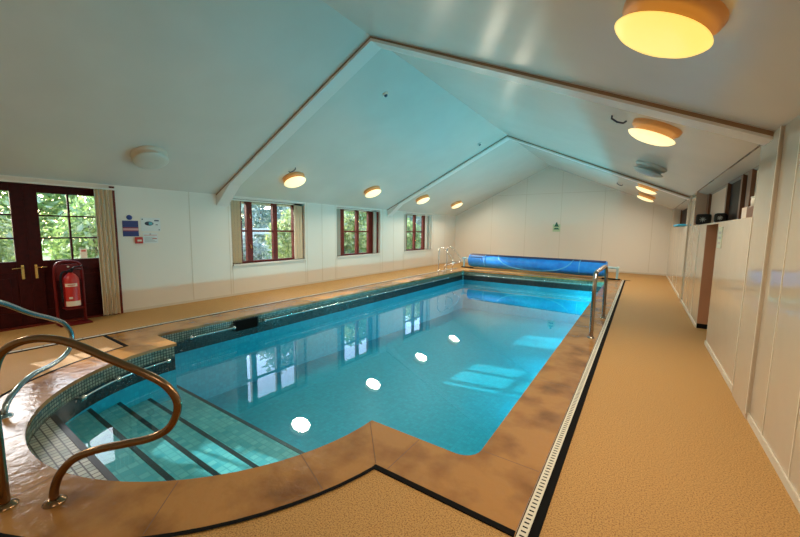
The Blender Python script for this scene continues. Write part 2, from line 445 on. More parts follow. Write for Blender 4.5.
LZ = 1.765
TH = .21
wr = MB()
wr.box(XR, XR + TH, YN, 4.68, -.05, ER + .1)                               # full height, nearest
wr.box(XR, XR + TH, 4.68, 6.65, -.05, LZ)                                   # half wall
wr.box(XR, XR + TH, 6.65, 7.74, LZ - .025, LZ)                               # ledge over the gap
wr.box(XR, XR + TH, 7.74, 9.62, -.05, LZ)
wr.box(XR, XR + TH, 9.62, 10.9, -.05, ER + .1)
wr.box(XR, XR + TH, 10.9, 15.6, -.05, LZ + .02)
wr.box(XR, XR + TH, 15.6, YF, -.05, ER + .1)
wr.box(XR - .02, XR, 4.12, 4.68, 0, ER)                                     # pilasters under the beams
wr.box(XR - .02, XR, 10.5, 10.9, 0, ER)
for y in (3.12, 3.72, 2.0, .8, 8.6, 12.3, 13.6, 14.6): wr.box(XR - .004, XR, y - .008, y + .008, 0.05, LZ if y > 4.7 else ER, 1)
for y in (4.12, 4.68): wr.box(XR - .025, XR - .019, y - .01, y + .01, 0.05, ER if y < 4.5 else LZ, 1)
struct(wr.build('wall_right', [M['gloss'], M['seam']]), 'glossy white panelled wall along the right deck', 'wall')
sk = MB()
for a, b in ((YN, 6.65), (7.74, YF)): sk.box(XR - .012, XR - .0, a, b, 0, .06)
struct(sk.build('baseboard_right', M['seam']), 'narrow baseboard of the right wall', 'baseboard')
jb = MB(); jb.box(XR + .004, XR + .9, 7.735, 7.78, .08, LZ - .026); jb.box(XR + .004, XR + .9, 7.73, 7.78, 0, .08, 1)
jb.box(XR + .9, XR + .95, 6.5, 7.78, 0, LZ, 0); jb.box(XR + .21, XR + .9, 6.5, 6.65, 0, LZ, 0); jb.box(XR + .21, XR + .95, 6.5, 7.78, LZ - .05, LZ - .026, 0)
struct(jb.build('trim_3', [M['jamb'], M['black']]), 'terracotta jamb and lining of the gap in the half wall', 'trim')
fj = MB(); fj.box(XR + .004, XR + TH, 9.612, 9.62, LZ, ER)
struct(fj.build('trim_4', M['pinkpanel']), 'pink beige end of the ledge opening', 'trim')
# soffit over the ledge and the lobby behind it
lob = MB(); lob.box(XR - .0, XR + TH + .08, 4.68, 9.62, ER - .008, ER + .05)
lob.box(XR - .0, XR + TH + .08, 10.9, 15.6, ER - .008, ER + .05)
struct(lob.build('trim_5', M['soffit']), 'glossy soffit over the ledge', 'trim')
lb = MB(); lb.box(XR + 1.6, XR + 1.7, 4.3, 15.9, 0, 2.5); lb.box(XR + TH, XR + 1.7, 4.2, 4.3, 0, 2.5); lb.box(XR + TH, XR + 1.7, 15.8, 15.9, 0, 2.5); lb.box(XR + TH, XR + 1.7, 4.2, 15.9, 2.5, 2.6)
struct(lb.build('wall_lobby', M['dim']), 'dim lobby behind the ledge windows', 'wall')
def ledge_window(name, ya, yb, posts, panels, label):
    fx0, fx1 = XR + TH - .04, XR + TH + .03
    f = MB(); f.box(fx0, fx1, ya, yb, ER - .08, ER - .008); f.box(fx0, fx1, ya, yb, LZ, LZ + .03)
    for y, w in posts: f.box(fx0, fx1, y - w, y + w, LZ, ER - .008)
    r = struct(f.build(name, M['brownwood']), label, 'window')
    for a, b, mt, lab in panels:
        p = MB().box(fx1 - .03, fx1 - .02, a, b, LZ + .03, ER - .10).build('pane', M[mt], r)
        if lab: p['label'] = lab
    return r
ledge_window('window_4', 4.68, 9.62, [(9.42, .13), (7.52, .05), (6.52, .05), (6.10, .10), (4.74, .06)],
             [(7.57, 9.3, 'pinkpanel', 'pink beige infill panel'), (6.57, 7.47, 'darkglass', 'dark pane'), (6.18, 6.48, 'darkglass', 'dark pane'), (4.8, 6.0, 'cream', 'pane coloured pale as a lamp reflection')],  # last pane: lamp reflection on the glass put in as cream
             'brown framed window band above the ledge by the black boxes')
ledge_window('window_5', 10.9, 15.6, [(11.0, .08), (13.2, .06), (15.5, .08)], [(11.08, 13.14, 'darkglass', None), (13.26, 15.42, 'darkglass', None)], 'brown framed window band above the far ledge')

# ------------------------------------------------------------------ ceiling and beams
ce = MB()
y0, y1 = YN - .2, YF + .2
def zl(x): return EL + (RZ - EL) * (x - XL) / (RX - XL)
def zr(x): return ER + (RZ - ER) * (XR - x) / (XR - RX)
xa, xb = XL - .3, XR + .32
ce.prism([(xa, y0, zl(xa)), (RX, y0, RZ), (RX, y0, RZ + .12), (xa, y0, zl(xa) + .12)], (0, y1 - y0, 0))
ce.prism([(RX, y0, RZ), (xb, y0, zr(xb)), (xb, y0, zr(xb) + .12), (RX, y0, RZ + .12)], (0, y1 - y0, 0))
for x, zf, sgn in ((-5.1, zl, 1), (-6.5, zl, 1), (-.55, zr, -1), (-2.0, zr, -1)):
    pass
struct(ce.build('ceiling', [M['ceil'], M['seam']]), 'white sloping panelled ceiling', 'ceiling')
SL = math.atan2(RZ - EL, RX - XL); SR = math.atan2(RZ - ER, XR - RX)
for k, (yt, lab) in enumerate(((4.33, 'white boxed roof beam nearest the viewer with knee bracket'), (10.76, 'second white boxed roof beam farther along the pool'))):
    d, w = .07, .26
    b = MB()
    pl = [(XL, zl(XL)), (RX, RZ), (RX, RZ - d), (XL + .55, zl(XL + .55) - d), (XL, 2.08)]
    pr = [(RX, RZ), (XR, zr(XR)), (XR, zr(XR) - d), (RX, RZ - d)]
    for p in (pl, pr): b.prism([(x, yt, z) for x, z in p], (0, w, 0), 0)
    # brown edge strip where the beam meets the ceiling, facing the viewer
    b2 = MB()
    for p in ([(XL, zl(XL) - .005), (RX, RZ - .005), (RX, RZ - .028), (XL + .5, zl(XL + .5) - .028), (XL, zl(XL) - .03)],
              [(RX, RZ - .005), (XR, zr(XR) - .005), (XR, zr(XR) - .045), (RX, RZ - .03)]):
        b2.prism([(x, yt - .004, z) for x, z in p], (0, .004, 0), 0)
    o = struct(b.build('trim_%d' % (k + 1), M['beam']), lab, 'beam')
    b2.build('edge_strip', M['beamside'], o)['label'] = 'brown edge strip along the beam'

# ------------------------------------------------------------------ windows and doors of the left wall
def window(name, ya, yb, z0, z1, stiles, hbar, label, opened=None):
    fx0, fx1 = XL - .16, XL - .10
    f = MB(); f.box(fx0, fx1, ya, yb, z0, z0 + .05); f.box(fx0, fx1, ya, yb, z1 - .05, z1)
    for s0, s1 in stiles: f.box(fx0 - .01, fx1 + .012, s0, s1, z0, z1)
    f.box(fx0, fx1 + .004, stiles[0][1], stiles[-1][0], hbar - .022, hbar + .022)
    r = struct(f.build(name, M['redwood']), label, 'window')
    for i in range(len(stiles) - 1):
        MB().box(XL - .135, XL - .131, stiles[i][1] - .01, stiles[i + 1][0] + .01, z0 + .04, z1 - .04).build('pane', M['glass'], r)
    MB().box(XL - .16, XL + .035, ya - .04 if ya > 20 else ya, yb, z0 - .035, z0).build('window_sill', M['sill'], r)
    for s0, s1 in stiles[1:2]:
        h = MB()
        for z in (z0 + .45, z1 - .35): h.tube([(fx1 + .012, (s0 + s1) / 2, z), (fx1 + .035, (s0 + s1) / 2, z), (fx1 + .035, (s0 + s1) / 2 + .01, z - .1)], .008, 6)
        h.build('window_catch', M['brass'], r)
    return r
window('window_1', 4.66, 6.85, .745, 2.285, [(4.66, 4.98), (5.11, 5.26), (5.86, 5.99), (6.50, 6.85)], 1.53, 'red brown casement window nearest the double doors')
window('window_2', 8.11, 10.36, .745, 2.285, [(8.11, 8.54), (9.15, 9.27), (9.78, 10.36)], 1.53, 'red brown casement window in the middle of the window wall')
window('window_3', 11.94, 14.2, .745, 2.285, [(11.94, 12.27), (12.84, 12.97), (13.56, 13.74)], 1.53, 'red brown casement window nearest the far pool rails')
# white lining beside the right stile of the third window
MB().box(XL - .14, XL - .08, 13.74, 14.2, .745, 2.285).build('window_reveal', M['white'], bpy.data.objects['window_3'])

def blind(ya, yb, z0, z1, x, label, mat='blind', n=7, track=None, group=None):
    r = thing('vertical_blind', label, 'blind', (x, (ya + yb) / 2, z0)); c = (ya + yb) / 2
    s = MB(); h = z1 - z0
    for i in range(n):
        y = ya - c + (yb - ya) * (i + .5) / n; w = (yb - ya) / n * .62; dx = .035
        p = [(-dx, y - w, 0), (dx, y + w * .2, 0), (dx, y + w * .2 + .003, 0), (-dx, y - w + .003, 0)] if i % 2 else [(dx, y - w, 0), (-dx, y + w * .6, 0), (-dx, y + w * .6 + .003, 0), (dx, y - w + .003, 0)]
        s.prism(p, (0, 0, h - .03))
    s.build('slats', M[mat], r)
    ta, tb = track or (ya, yb)
    MB().box(-.03, .03, ta - c, tb - c, h - .03, h).build('headrail', M['rail'], r)
    ch = MB(); ch.tube([(-.0, yb - c - .01, h - .05), (.02, yb - c + .005, h * .5), (.0, yb - c - .01, .06)], .004, 5)
    ch.build('cord', M['brownwood'], r)
    return r
blind(4.68, 4.95, .76, 2.27, XL - .05, 'beige vertical blind drawn to the left of the window nearest the doors', track=(4.68, 6.80))
blind(6.49, 6.82, .76, 2.27, XL - .05, 'beige vertical blind drawn to the right of the window nearest the doors')
blind(8.13, 8.34, .76, 2.27, XL - .05, 'grey vertical blind drawn to the left of the middle window', 'greyblind', 5, track=(8.13, 10.32))
blind(9.98, 10.20, .76, 2.27, XL - .05, 'grey vertical blind drawn to the right of the middle window', 'greyblind', 5)
blind(11.96, 12.13, .76, 2.27, XL - .05, 'grey vertical blind drawn to the left of the window nearest the pool rails', 'greyblind', 4, track=(11.96, 14.16))
blind(13.95, 14.05, .76, 2.27, XL - .05, 'narrow grey vertical blind at the right of the window nearest the pool rails', 'greyblind', 3)
blind(2.16, 2.42, .02, 2.27, XL + .07, 'tall beige vertical blind bunched beside the double doors', 'blind', 8, track=(-.2, 2.46))

fr = MB(); fr.box(XL - .2, XL + .035, 2.40, 2.47, 0, 2.31); fr.box(XL - .2, XL - .02, .14, .24, 0, 2.31); fr.box(XL - .2, XL - .02, .14, 2.44, 2.24, 2.31); fr.box(XL - .2, XL + .02, .2, 2.44, 0, .02)
struct(fr.build('trim_6', M['redwood']), 'red brown frame around the double doors', 'trim')
def door(name, ya, yb, ga, gb, hy, hs, label):
    x0, x1 = XL - .13, XL - .08
    zb, zt = 1.04, 2.12
    d = MB()
    d.box(x0, x1, ya, ga, .02, 2.24); d.box(x0, x1, gb, yb, .02, 2.24)
    d.box(x0, x1, ga, gb, zt, 2.24); d.box(x0, x1, ga, gb, .86, zb); d.box(x0, x1, ga, gb, .02, .24)
    d.box(x0 + .015, x1 - .015, ga, gb, .24, .86)
    d.box(x0 + .005, x1 - .008, ga + .08, gb - .08, .32, .78)
    w = (gb - ga)
    for k in (1, 2): d.box(x0 + .01, x1 + .004, ga, gb, zb + (zt - zb) * k / 3 - .012, zb + (zt - zb) * k / 3 + .012)
    d.box(x0 + .01, x1 + .004, ga + w / 2 - .013, ga + w / 2 + .013, zb, zt)
    r = struct(d.build(name, M['darkwood'], bevel=.004), label, 'door')
    MB().box(XL - .107, XL - .103, ga - .005, gb + .005, zb - .005, zt + .005).build('pane', M['glass'], r)
    h = MB(); h.box(x1, x1 + .012, hy - .016, hy + .016, .76, .98)
    h.tube([(x1, hy, .94), (x1 + .055, hy, .94), (x1 + .06, hy + hs * .03, .94), (x1 + .055, hy + hs * .12, .935)], .007, 8)
    h.tube([(x1 + .01, hy, .80), (x1 + .03, hy, .80)], .012, 8)
    h.build('door_handle', M['brass'], r)
    return r
door('door_1', .24, 1.3399, .46, 1.19, 1.25, -1, 'left dark red glazed leaf of the double doors')
door('door_2', 1.3401, 2.40, 1.49, 2.22, 1.40, 1, 'right dark red glazed leaf of the double doors')

# ------------------------------------------------------------------ ceiling lights
def ceiling_light(x, y, on, label, mats, power=0.0, near=False, group='round ceiling lights'):
    left = x < RX
    z = zl(x) if left else zr(x)
    r = thing('ceiling_light', label, 'ceiling light', (x, y, z), 0, group)
    r.rotation_euler = (0, (-SL if left else SR) * 1.0, 0)
    bm, om = mats
    MB().lathe([(0, .03), (.255, .03), (.262, -.01), (.255, -.04), (.235, -.06), (.205, -.07), (.20, -.12), (0, -.12)], 36).build('base', bm, r)
    MB().lathe([(.20, -.113), (.250, -.113), (.257, -.120), (.250, -.128), (.225, -.147), (.175, -.166), (.10, -.178), (0, -.182)], 40).build('diffuser', om, r)
    if on:
        l = bpy.data.lights.new('lamp', 'AREA'); l.shape = 'DISK'; l.size = .46; l.energy = power; l.color = (1.0, .86, .66) if not near else (1.0, .82, .56)
        lo = bpy.data.objects.new('ceiling_light_glow', l); COL.objects.link(lo); lo.parent = r; lo.location = (0, 0, -.21)
    return r
P = 42
PW = 95
ON = (M['lampbase_on'], M['opal_on']); 
XLL, XRL = -6.92, .06
ceiling_light(XLL, 2.69, False, 'unlit round ceiling light above the double doors', (M['lampbase'], M['opal']))
ceiling_light(XLL, 5.68, True, 'lit round ceiling light above the window nearest the doors', ON, P)
ceiling_light(XLL, 8.64, True, 'lit round ceiling light above the middle window', ON, P)
ceiling_light(XLL, 11.65, True, 'lit round ceiling light above the window nearest the far rails', ON, P)
ceiling_light(XLL, 14.61, True, 'lit round ceiling light on the left slope closest to the end wall', ON, P)
ceiling_light(XRL, 2.61, True, 'large lit yellow ceiling light nearest the viewer on the right slope', (M['lampbase_on'], M['opal_near']), P, True)
ceiling_light(XRL, 5.20, True, 'lit ceiling light on the right slope just beyond the nearest roof beam', ON, P)
ceiling_light(XRL, 8.1, False, 'unlit ceiling light on the right slope between lit ones', (M['opal_teal'], M['opal_teal']))
ceiling_light(XRL, 11.5, True, 'lit ceiling light on the right slope just past the second roof beam', ON, P)
ceiling_light(XLL, -.4, True, 'unseen lit ceiling light on the left slope behind the viewer, added for warm light', ON, P * 1.0)  # unseen, carries on the row; added to warm the near end
ceiling_light(XRL, -.5, True, 'unseen lit ceiling light on the right slope behind the viewer, added for warm light', ON, P * .3)  # its unseen partner on the right slope, added for the same warmth
ceiling_light(XRL, 14.3, True, 'lit ceiling light on the right slope closest to the end wall', ON, P)

def detector(x, y, label, kind=0):
    z = zl(x) if x < RX else zr(x)
    r = thing('ceiling_detector', label, 'detector', (x, y, z))
    r.rotation_euler = (0, -SL if x < RX else SR, 0)
    MB().lathe([(0, .005), (.06, .005), (.06, -.02), (.045, -.03), (0, -.03)], 20).build('detector_base', M['rail'], r)
    MB().lathe([(0, -.028), (.035, -.028), (.028, -.05), (0, -.055)], 16).build('sensor_cap', M['inkdark'], r)
    return r
detector(-4.15, 5.57, 'small dark detector on the left slope just past the nearest beam apex')
detector(-4.12, 10.16, 'small dark detector on the left slope just before the second beam apex')
def hook(x, y, label):
    z = zl(x) if x < RX else zr(x)
    tag(MB().tube([(-.09, 0, .0), (-.08, 0, -.035), (0, .0, -.05), (.07, .0, -.035), (.09, 0, 0)], .012, 6).build('ceiling_hook', M['inkdark'], None, (x, y, z), (0, -SL if x < RX else SR, .4)), label, 'hook')
hook(-.33, 5.28, 'small dark curved hook left of the second right hand ceiling light')
hook(-.69, 13.6, 'small dark curved hook on the right slope near the end wall')
hook(-6.65, 5.42, 'small dark hook beside the lit lamp above the nearest window')

# ------------------------------------------------------------------ stainless handrails
def flange(mb, x, y, z=.004): mb.lathe([(0, z + .025), (.024, z + .025), (.03, z + .022), (.052, z + .008), (.055, z)], 20, Matrix.Translation((x, y, 0)))
def handrail(label, A, B, prof, group=None, r=.0225, mat='steel_brown_refl'):
    A = Vector((*A, 0)); B = Vector((*B, 0)); u = (B - A).normalized()
    o = thing('handrail', label, 'handrail', (A.x, A.y, 0), 0, group)
    pts = [u * s + Vector((0, 0, z)) for s, z in prof]
    MB().tube(spline(pts, 8), r, 14).build('tube', M[mat], o)
    for q in (pts[0], pts[-1]):
        m = MB(); flange(m, q.x, q.y); m.build('flange', M[mat], o)
    return o
handrail('looped steel handrail, brown reflections in its colour, at the near right of the curved steps', (-2.9, .29), (-2.71, .46),
         [(0, 0), (.0, .35), (.005, .70), (.05, .88), (.15, .96), (.28, .98), (.42, .945), (.6, .85), (.78, .755), (.89, .675), (.945, .56), (.90, .43), (.80, .365), (.65, .335), (.50, .31), (.37, .26), (.29, .17), (.255, .08), (.25, 0)])
handrail('looped steel handrail, bluish reflections in its colour, at the far left of the curved steps', (-4.1, .29), (-4.29, .46),
         [(0, 0), (.0, .35), (.01, .72), (.05, .92), (.14, 1.0), (.26, 1.0), (.42, .935), (.67, .80), (.95, .675), (1.11, .585), (1.21, .45), (1.17, .31), (1.05, .245), (.86, .225), (.66, .23), (.50, .20), (.36, .13), (.30, .06), (.29, 0)], mat='steel_blue_refl')
ladp = [(0, 0), (0, .35), (.0, .75), (.04, .88), (.13, .93), (.25, .88), (.42, .72), (.56, .56), (.62, .42), (.58, .32), (.48, .28), (.36, .27), (.28, .2), (.25, .1), (.25, 0)]
handrail('looped steel rail at the far left corner, the one closer to the viewer', (-6.63, 12.54), (-6.345, 12.54), ladp, mat='chrome', r=.021)
handrail('looped steel rail at the far left corner, beside the blue cover roller', (-6.63, 13.25), (-6.345, 13.25), ladp, mat='chrome', r=.021)
# inverted U rail on the right coping
g = thing('grab_rail', 'tall upside down U shaped steel rail on the right coping', 'handrail', (-.53, 5.99, 0))
MB().tube(spline([(0, 0, 0), (0, 0, .4), (0, 0, .78), (0, .05, .93), (.0, .18, .99), (.02, .78, 1.0), (.03, 1.38, .99), (.035, 1.51, .93), (.04, 1.56, .78), (.04, 1.56, .4), (.04, 1.56, 0)], 8), .03, 14).build('tube', M['steel'], g)
for y, x in ((0, 0), (1.56, .04)):
    m = MB(); flange(m, x, y, .002); m.build('flange', M['steel'], g)

# low steel rails around the pool walls, just above the water
def pool_rail(pts, knobs, label, nrm):
    c = Vector(pts[len(pts) // 2]); r = thing('pool_rail', label, 'pool rail', c)
    MB().tube([Vector(p) - c for p in pts], .011, 8).build('rail', M['chrome'], r)
    for k, nv in zip(knobs, nrm):
        k = Vector(k); nv = Vector(nv)
        m = MB(); m.tube([k - c + nv * .06, k - c - nv * .0], .014, 8)
        rot = Vector((0, 0, 1)).rotation_difference(-nv).to_matrix().to_4x4()
        m.lathe([(0, .028), (.018, .024), (.03, .01), (.034, 0), (.03, -.012), (.018, -.022), (0, -.026)], 14, Matrix.Translation(k - c) @ rot)
        m.build('bracket', M['chrome'], r)
    return r
ra = BR - .045
angs = [radians(a) for a in (222, 206, 184.5)]
pool_rail([(BCX + ra * cos(t), BCY + ra * sin(t), -.20) for t in [radians(222 - 37.5 * i / 24) for i in range(25)]],
          [(BCX + ra * cos(t), BCY + ra * sin(t), -.20) for t in angs], 'curved low steel rail with round knobs inside the rounded end', [(cos(t), sin(t), 0) for t in angs])
xw = PXL + .05
def left_rail(ys, label):
    pool_rail([(xw, ys[0], -.15), (xw, (ys[0] + ys[-1]) / 2, -.15), (xw, ys[-1], -.15)], [(xw, y, -.15) for y in ys], label, [(-1, 0, 0)] * len(ys))
left_rail([2.7, 3.42], 'short low steel rail in the pool left of the skimmer opening')
left_rail([4.05, 4.97, 6.0, 7.1], 'low steel rail on the window side pool wall just right of the skimmer')
left_rail([7.3, 8.4, 9.6, 10.7, 11.8], 'low steel rail on the window side pool wall before the far looped rails')
yw = PYF - .05
pool_rail([(-5.3, yw, -.14), (-3.2, yw, -.14), (-1.2, yw, -.14)], [(x, yw, -.14) for x in (-4.95, -3.86, -2.73, -1.58)], 'low steel rail along the far pool wall below the cover roller', [(0, 1, 0)] * 4)

sk = thing('skimmer', 'black skimmer opening in the pool wall below the nearest window', 'skimmer', (PXL, 3.68, -.12))
MB().box(-.03, .012, -.22, .22, -.12, .055).build('opening', M['black'], sk)
m = MB(); m.box(.0, .02, -.24, .24, .055, .07); m.box(0, .02, -.24, -.22, -.12, .07); m.box(0, .02, .22, .24, -.12, .07); m.build('frame', M['boxblack'], sk)

# ------------------------------------------------------------------ unseen underwater lamps, added to throw cyan light on the ceiling
M['added_poollamp'] = pbr('added_pool_lamp_lens', (.8, .9, .95), .2, emit=((.75, .95, 1.0), 3.0))
for x, y, rz, lab, grp, pw in [(PXR + .02, y, 0, 'added unseen lamp set in the right pool wall for cyan ceiling light', 'added unseen lamps in the right pool wall', PW * f) for y, f in ((3.5, .12), (5.8, .5), (8.2, 1.1), (10.6, 1.25), (12.5, 1.0))] + \
        [(-1.32, PYN - .02, -pi / 2, 'added unseen underwater lamp below the right shoulder of the curved coping', None, PW * 1.4), (-5.55, PYN - .02, -pi / 2, 'added unseen underwater lamp below the left shoulder of the curved coping', None, PW * .5)]:
    u = thing('added_pool_light', lab, 'added pool light', (x, y, -.95), rz, grp)
    rt = Matrix.Rotation(-pi / 2, 4, 'Y')
    MB().lathe([(.11, 0), (.145, 0), (.14, .018), (.115, .024), (.11, .02)], 28, rt).build('bezel', M['chrome'], u)
    MB().lathe([(.112, .012), (.08, .022), (0, .028)], 28, rt).build('lens', M['added_poollamp'], u)
    l = bpy.data.lights.new('lamp', 'AREA'); l.shape = 'DISK'; l.size = .26; l.energy = pw; l.color = (.10, .84, 1.0)
    lo = bpy.data.objects.new('added_pool_light_glow', l); COL.objects.link(lo); lo.parent = u; lo.location = (-.04, 0, 0); lo.rotation_euler = (0, pi / 2 + radians(38), 0)

# ------------------------------------------------------------------ pool cover on its roller
ro = thing('pool_cover_roller', 'blue bubble pool cover wound on a roller at the far end', 'pool cover', (-3.45, 14.15, .0), -.075)
R0 = .265; zc = .35; L0, L1 = -2.58, 2.55
prof = MB()
rings = []
k = 40; nseg = 26
vs = []; fs = []
random.seed(3)
for i in range(nseg + 1):
    t = i / nseg; x = L0 + (L1 - L0) * t
    sag = .0; rr = R0 * (1 + .025 * sin(9 * t) + .015 * sin(23 * t + 1))
    if t < .02 or t > .98: rr *= .96
    for j in range(k):
        a = 2 * pi * j / k
        ro_ = rr + .012 * (a / (2 * pi))
        vs.append((x, ro_ * cos(a), zc + ro_ * sin(a) - .0))
for i in range(nseg):
    for j in range(k): fs.append((i * k + j, i * k + (j + 1) % k, (i + 1) * k + (j + 1) % k, (i + 1) * k + j))
prof.add(vs, fs, 0, True)
prof.add(vs[:k], [tuple(range(k - 1, -1, -1))]); prof.add(vs[-k:], [tuple(range(k))])
roll = prof.build('rolled_cover', M['blue'], ro)
def onroll(x, a, d=.012): return (x, -(R0 + d) * cos(a), zc + (R0 + d) * sin(a))
ed = MB()
cp = []
for i in range(41):                                                        # rounded end of the sheet shows as a pale curve
    t = -1 + 2 * i / 40
    cp.append(onroll(.12 + 1.40 * t, radians(66) - radians(122) * sqrt(max(0, 1 - t * t)), .010))
ed.tube(cp, .022, 6)
ed.build('curved_edging', M['ltblue'], roll)['label'] = 'pale blue curved edging'
for x in (-1.83, 1.74):
    b = MB(); b.tube([onroll(x, radians(66 - 110 * i / 14)) for i in range(15)], .018, 6)
    b.build('strap', M['ltblue'], roll)['label'] = 'pale blue strap around the roll'
fl = MB()
for i in range(12):
    a0, a1 = radians(52 + 34 * i / 12), radians(52 + 34 * (i + 1) / 12)
    fl.quad(onroll(L0 + .06, a0, .016), onroll(L1 - .02, a0, .016), onroll(L1 - .02, a1, .016), onroll(L0 + .06, a1, .016))
fl.build('cover_edge', M['navy'], roll)['label'] = 'dark navy edge of the rolled sheet'
pa = MB(); pa.tube([onroll(L0 + .1, radians(34), .012), onroll(-1.95, radians(34), .012), onroll(-1.95, radians(10), .012)], .014, 6)
pa.build('flap_edge', M['navy'], roll)
for s, x, nm in ((-1, L0 - .02, 'stand'), (1, L1 + .02, 'stand')):
    m = MB(); m.tube([(x, 0, zc + .06), (x + s * .34, 0, zc + .06)], .035, 12)
    m.tube([(x + s * .30, 0, zc + .08), (x + s * .30, 0, .02)], .035, 10)
    m.tube([(x + s * .30, -.14, zc + .06), (x + s * .30, .14, zc + .06)], .045, 10)
    q = m.build(nm, M['paleblue'], ro)
    MB().box(x + s * .30 - .45 if s > 0 else x + s * .30 - .1, x + s * .30 + .1 if s > 0 else x + s * .30 + .45, -.06, .06, .005, .045).build('foot', M['black'], q)

# ------------------------------------------------------------------ fire extinguisher on its stand
ex = thing('fire_extinguisher', 'red fire extinguisher with a pale label in front of the doors', 'fire extinguisher', (XL + .30, 1.72, .0))
ex.scale = (1.12, 1.12, 1.08)
MB().lathe([(0, .27), (.07, .27), (.088, .285), (.09, .31), (.09, .66), (.082, .71), (.055, .755), (.03, .775), (.026, .80), (0, .80)], 28).build('cylinder', M['red'], ex)
v = MB(); v.lathe([(0, .79), (.03, .79), (.03, .83), (0, .83)], 14)
v.tube([(-.0, 0, .83), (.03, .05, .87), (.05, .13, .885)], .010, 8); v.tube([(0, 0, .82), (.03, .06, .835), (.05, .12, .835)], .009, 8)
v.build('valve_handle', M['boxblack'], ex)
hs = MB(); hs.tube(spline([(0, -.02, .80), (.02, -.09, .80), (.03, -.118, .70), (.03, -.112, .5), (.03, -.11, .36)], 6), .013, 8); hs.build('hose', M['boxblack'], ex)
def wrap(mb, a0, a1, z0, z1, r=.0915, k=10):
    for i in range(k):
        p, q = a0 + (a1 - a0) * i / k, a0 + (a1 - a0) * (i + 1) / k
        mb.quad((r * cos(p), r * sin(p), z0), (r * cos(q), r * sin(q), z0), (r * cos(q), r * sin(q), z1), (r * cos(p), r * sin(p), z1))
lb1 = MB(); wrap(lb1, radians(-65), radians(55), .29, .365); lb1.build('label_panel', M['labelw'], ex)['label'] = 'pale band at the foot'
lb3 = MB(); wrap(lb3, radians(-60), radians(30), .585, .63); lb3.build('label_panel', M['labelw'], ex)['label'] = 'pale strip near the shoulder'
lb2 = MB(); wrap(lb2, radians(-40), radians(15), .60, .615, .0925); lb2.build('label_print', M['inkred'], ex)
lb4 = MB(); wrap(lb4, radians(-35), radians(-10), .40, .43, .0925); lb4.build('label_print', M['labelw'], ex)

st = thing('extinguisher_stand', 'dark red tubular stand with hooded back holding the extinguisher', 'stand', (XL + .19, 1.72, .0))
t1 = MB(); t1.tube(spline([(0, -.17, .03), (0, -.17, .4), (0, -.17, .85), (0, -.14, .98), (0, -.06, 1.02), (0, .06, 1.02), (0, .14, .98), (0, .17, .85), (0, .17, .4), (0, .17, .03)], 6), .02, 10); t1.build('hoop', M['darkred'], st)
MB().box(-.006, .006, -.15, .15, .72, .98).build('back_plate', M['darkred'], st, bevel=.004)
MB().box(-.02, .24, -.20, .20, .006, .03).build('base_plate', M['darkred'], st, bevel=.006)
MB().box(-.01, .21, -.11, .11, .262, .285).build('shelf', M['darkred'], st)
MB().lathe([(0, 0), (.014, 0), (.014, .012), (0, .014)], 10, Matrix.Translation((.006, 0, .94)) @ Matrix.Rotation(pi / 2, 4, 'Y')).build('badge', M['labelw'], st)

# ------------------------------------------------------------------ signs on the left wall
def flat(mb, ya, yb, za, zb, d0, d1, m=0): mb.box(d0, d1, ya, yb, za, zb, m)
s1 = thing('safety_sign', 'navy and maroon striped notice with a blue disc beside the doors', 'sign', (XL, 2.685, 1.565))
m = MB(); flat(m, -.125, .125, -.145, .145, .001, .008); m.build('board', M['signnavy'], s1)
m = MB(); flat(m, -.122, .122, .005, .025, .0082, .009); flat(m, -.122, .122, -.05, -.035, .0082, .009); m.build('maroon_stripe', M['signmaroon'], s1)
m = MB(); flat(m, -.122, .122, -.035, .005, .0082, .0095); m.build('pink_stripe', M['signpink'], s1)
m = MB(); m.lathe([(0, .008), (.046, .008), (.046, .0)], 24, Matrix.Translation((.0, -.01, .205)) @ Matrix.Rotation(pi / 2, 4, 'Y')); m.build('disc', M['signblue'], s1)
s2 = thing('poster', 'pale notice with a dark blue oval picture beside the doors', 'poster', (XL, 3.02, 1.645))
m = MB(); flat(m, -.165, .165, -.13, .13, .001, .006); m.build('sheet', M['paper'], s2)
m = MB(); m.lathe([(0, .0085), (.05, .0085), (.05, .006)], 24, Matrix.Translation((0, -.03, .02)) @ Matrix.Diagonal((1, 1.5, .8, 1)) @ Matrix.Rotation(pi / 2, 4, 'Y')); m.build('oval_print', M['inkdark'], s2)
m = MB(); flat(m, -.035, .025, -.005, .045, .0086, .0095); m.build('screen_print', M['teal'], s2)
for a in ((.06, .14, .065, .09), (.08, .12, -.01, .005), (-.15, -.13, .085, .11), (.13, .15, -.11, -.09)):
    m = MB(); flat(m, *a, .0062, .007); m.build('text_print', M['inkdark'], s2)
s3 = thing('notice_paper', 'small pale notice with red and grey lines below the poster', 'notice', (XL, 3.0, 1.385))
m = MB(); flat(m, -.125, .125, -.1, .1, .001, .005); m.build('sheet', M['paper'], s3)
m = MB(); flat(m, -.11, .11, .05, .06, .0052, .006); flat(m, .03, .11, -.02, -.005, .0052, .006); m.build('red_print', M['inkred'], s3)
m = MB()
for k_ in range(5): flat(m, -.1, .1 - .03 * (k_ % 3), -.075 + .022 * k_, -.065 + .022 * k_, .0052, .0058)
flat(m, -.015, .015, .065, .09, .0052, .006); m.build('grey_print', M['inkgrey'], s3)
s4 = thing('call_point', 'small red fire alarm call point with a white bar', 'alarm', (XL, 2.80, 1.345))
MB().box(.001, .045, -.06, .06, -.06, .06).build('case', M['red'], s4, bevel=.008)
MB().box(.0455, .048, -.035, .035, -.02, .012).build('white_bar', M['labelw'], s4)
s5 = thing('emergency_sign', 'tiny green sign with a dark figure on the end wall', 'sign', (-3.09, YF, 1.80))
MB().box(-.15, .15, -.008, -.001, -.19, .12).build('board', M['greensign'], s5)
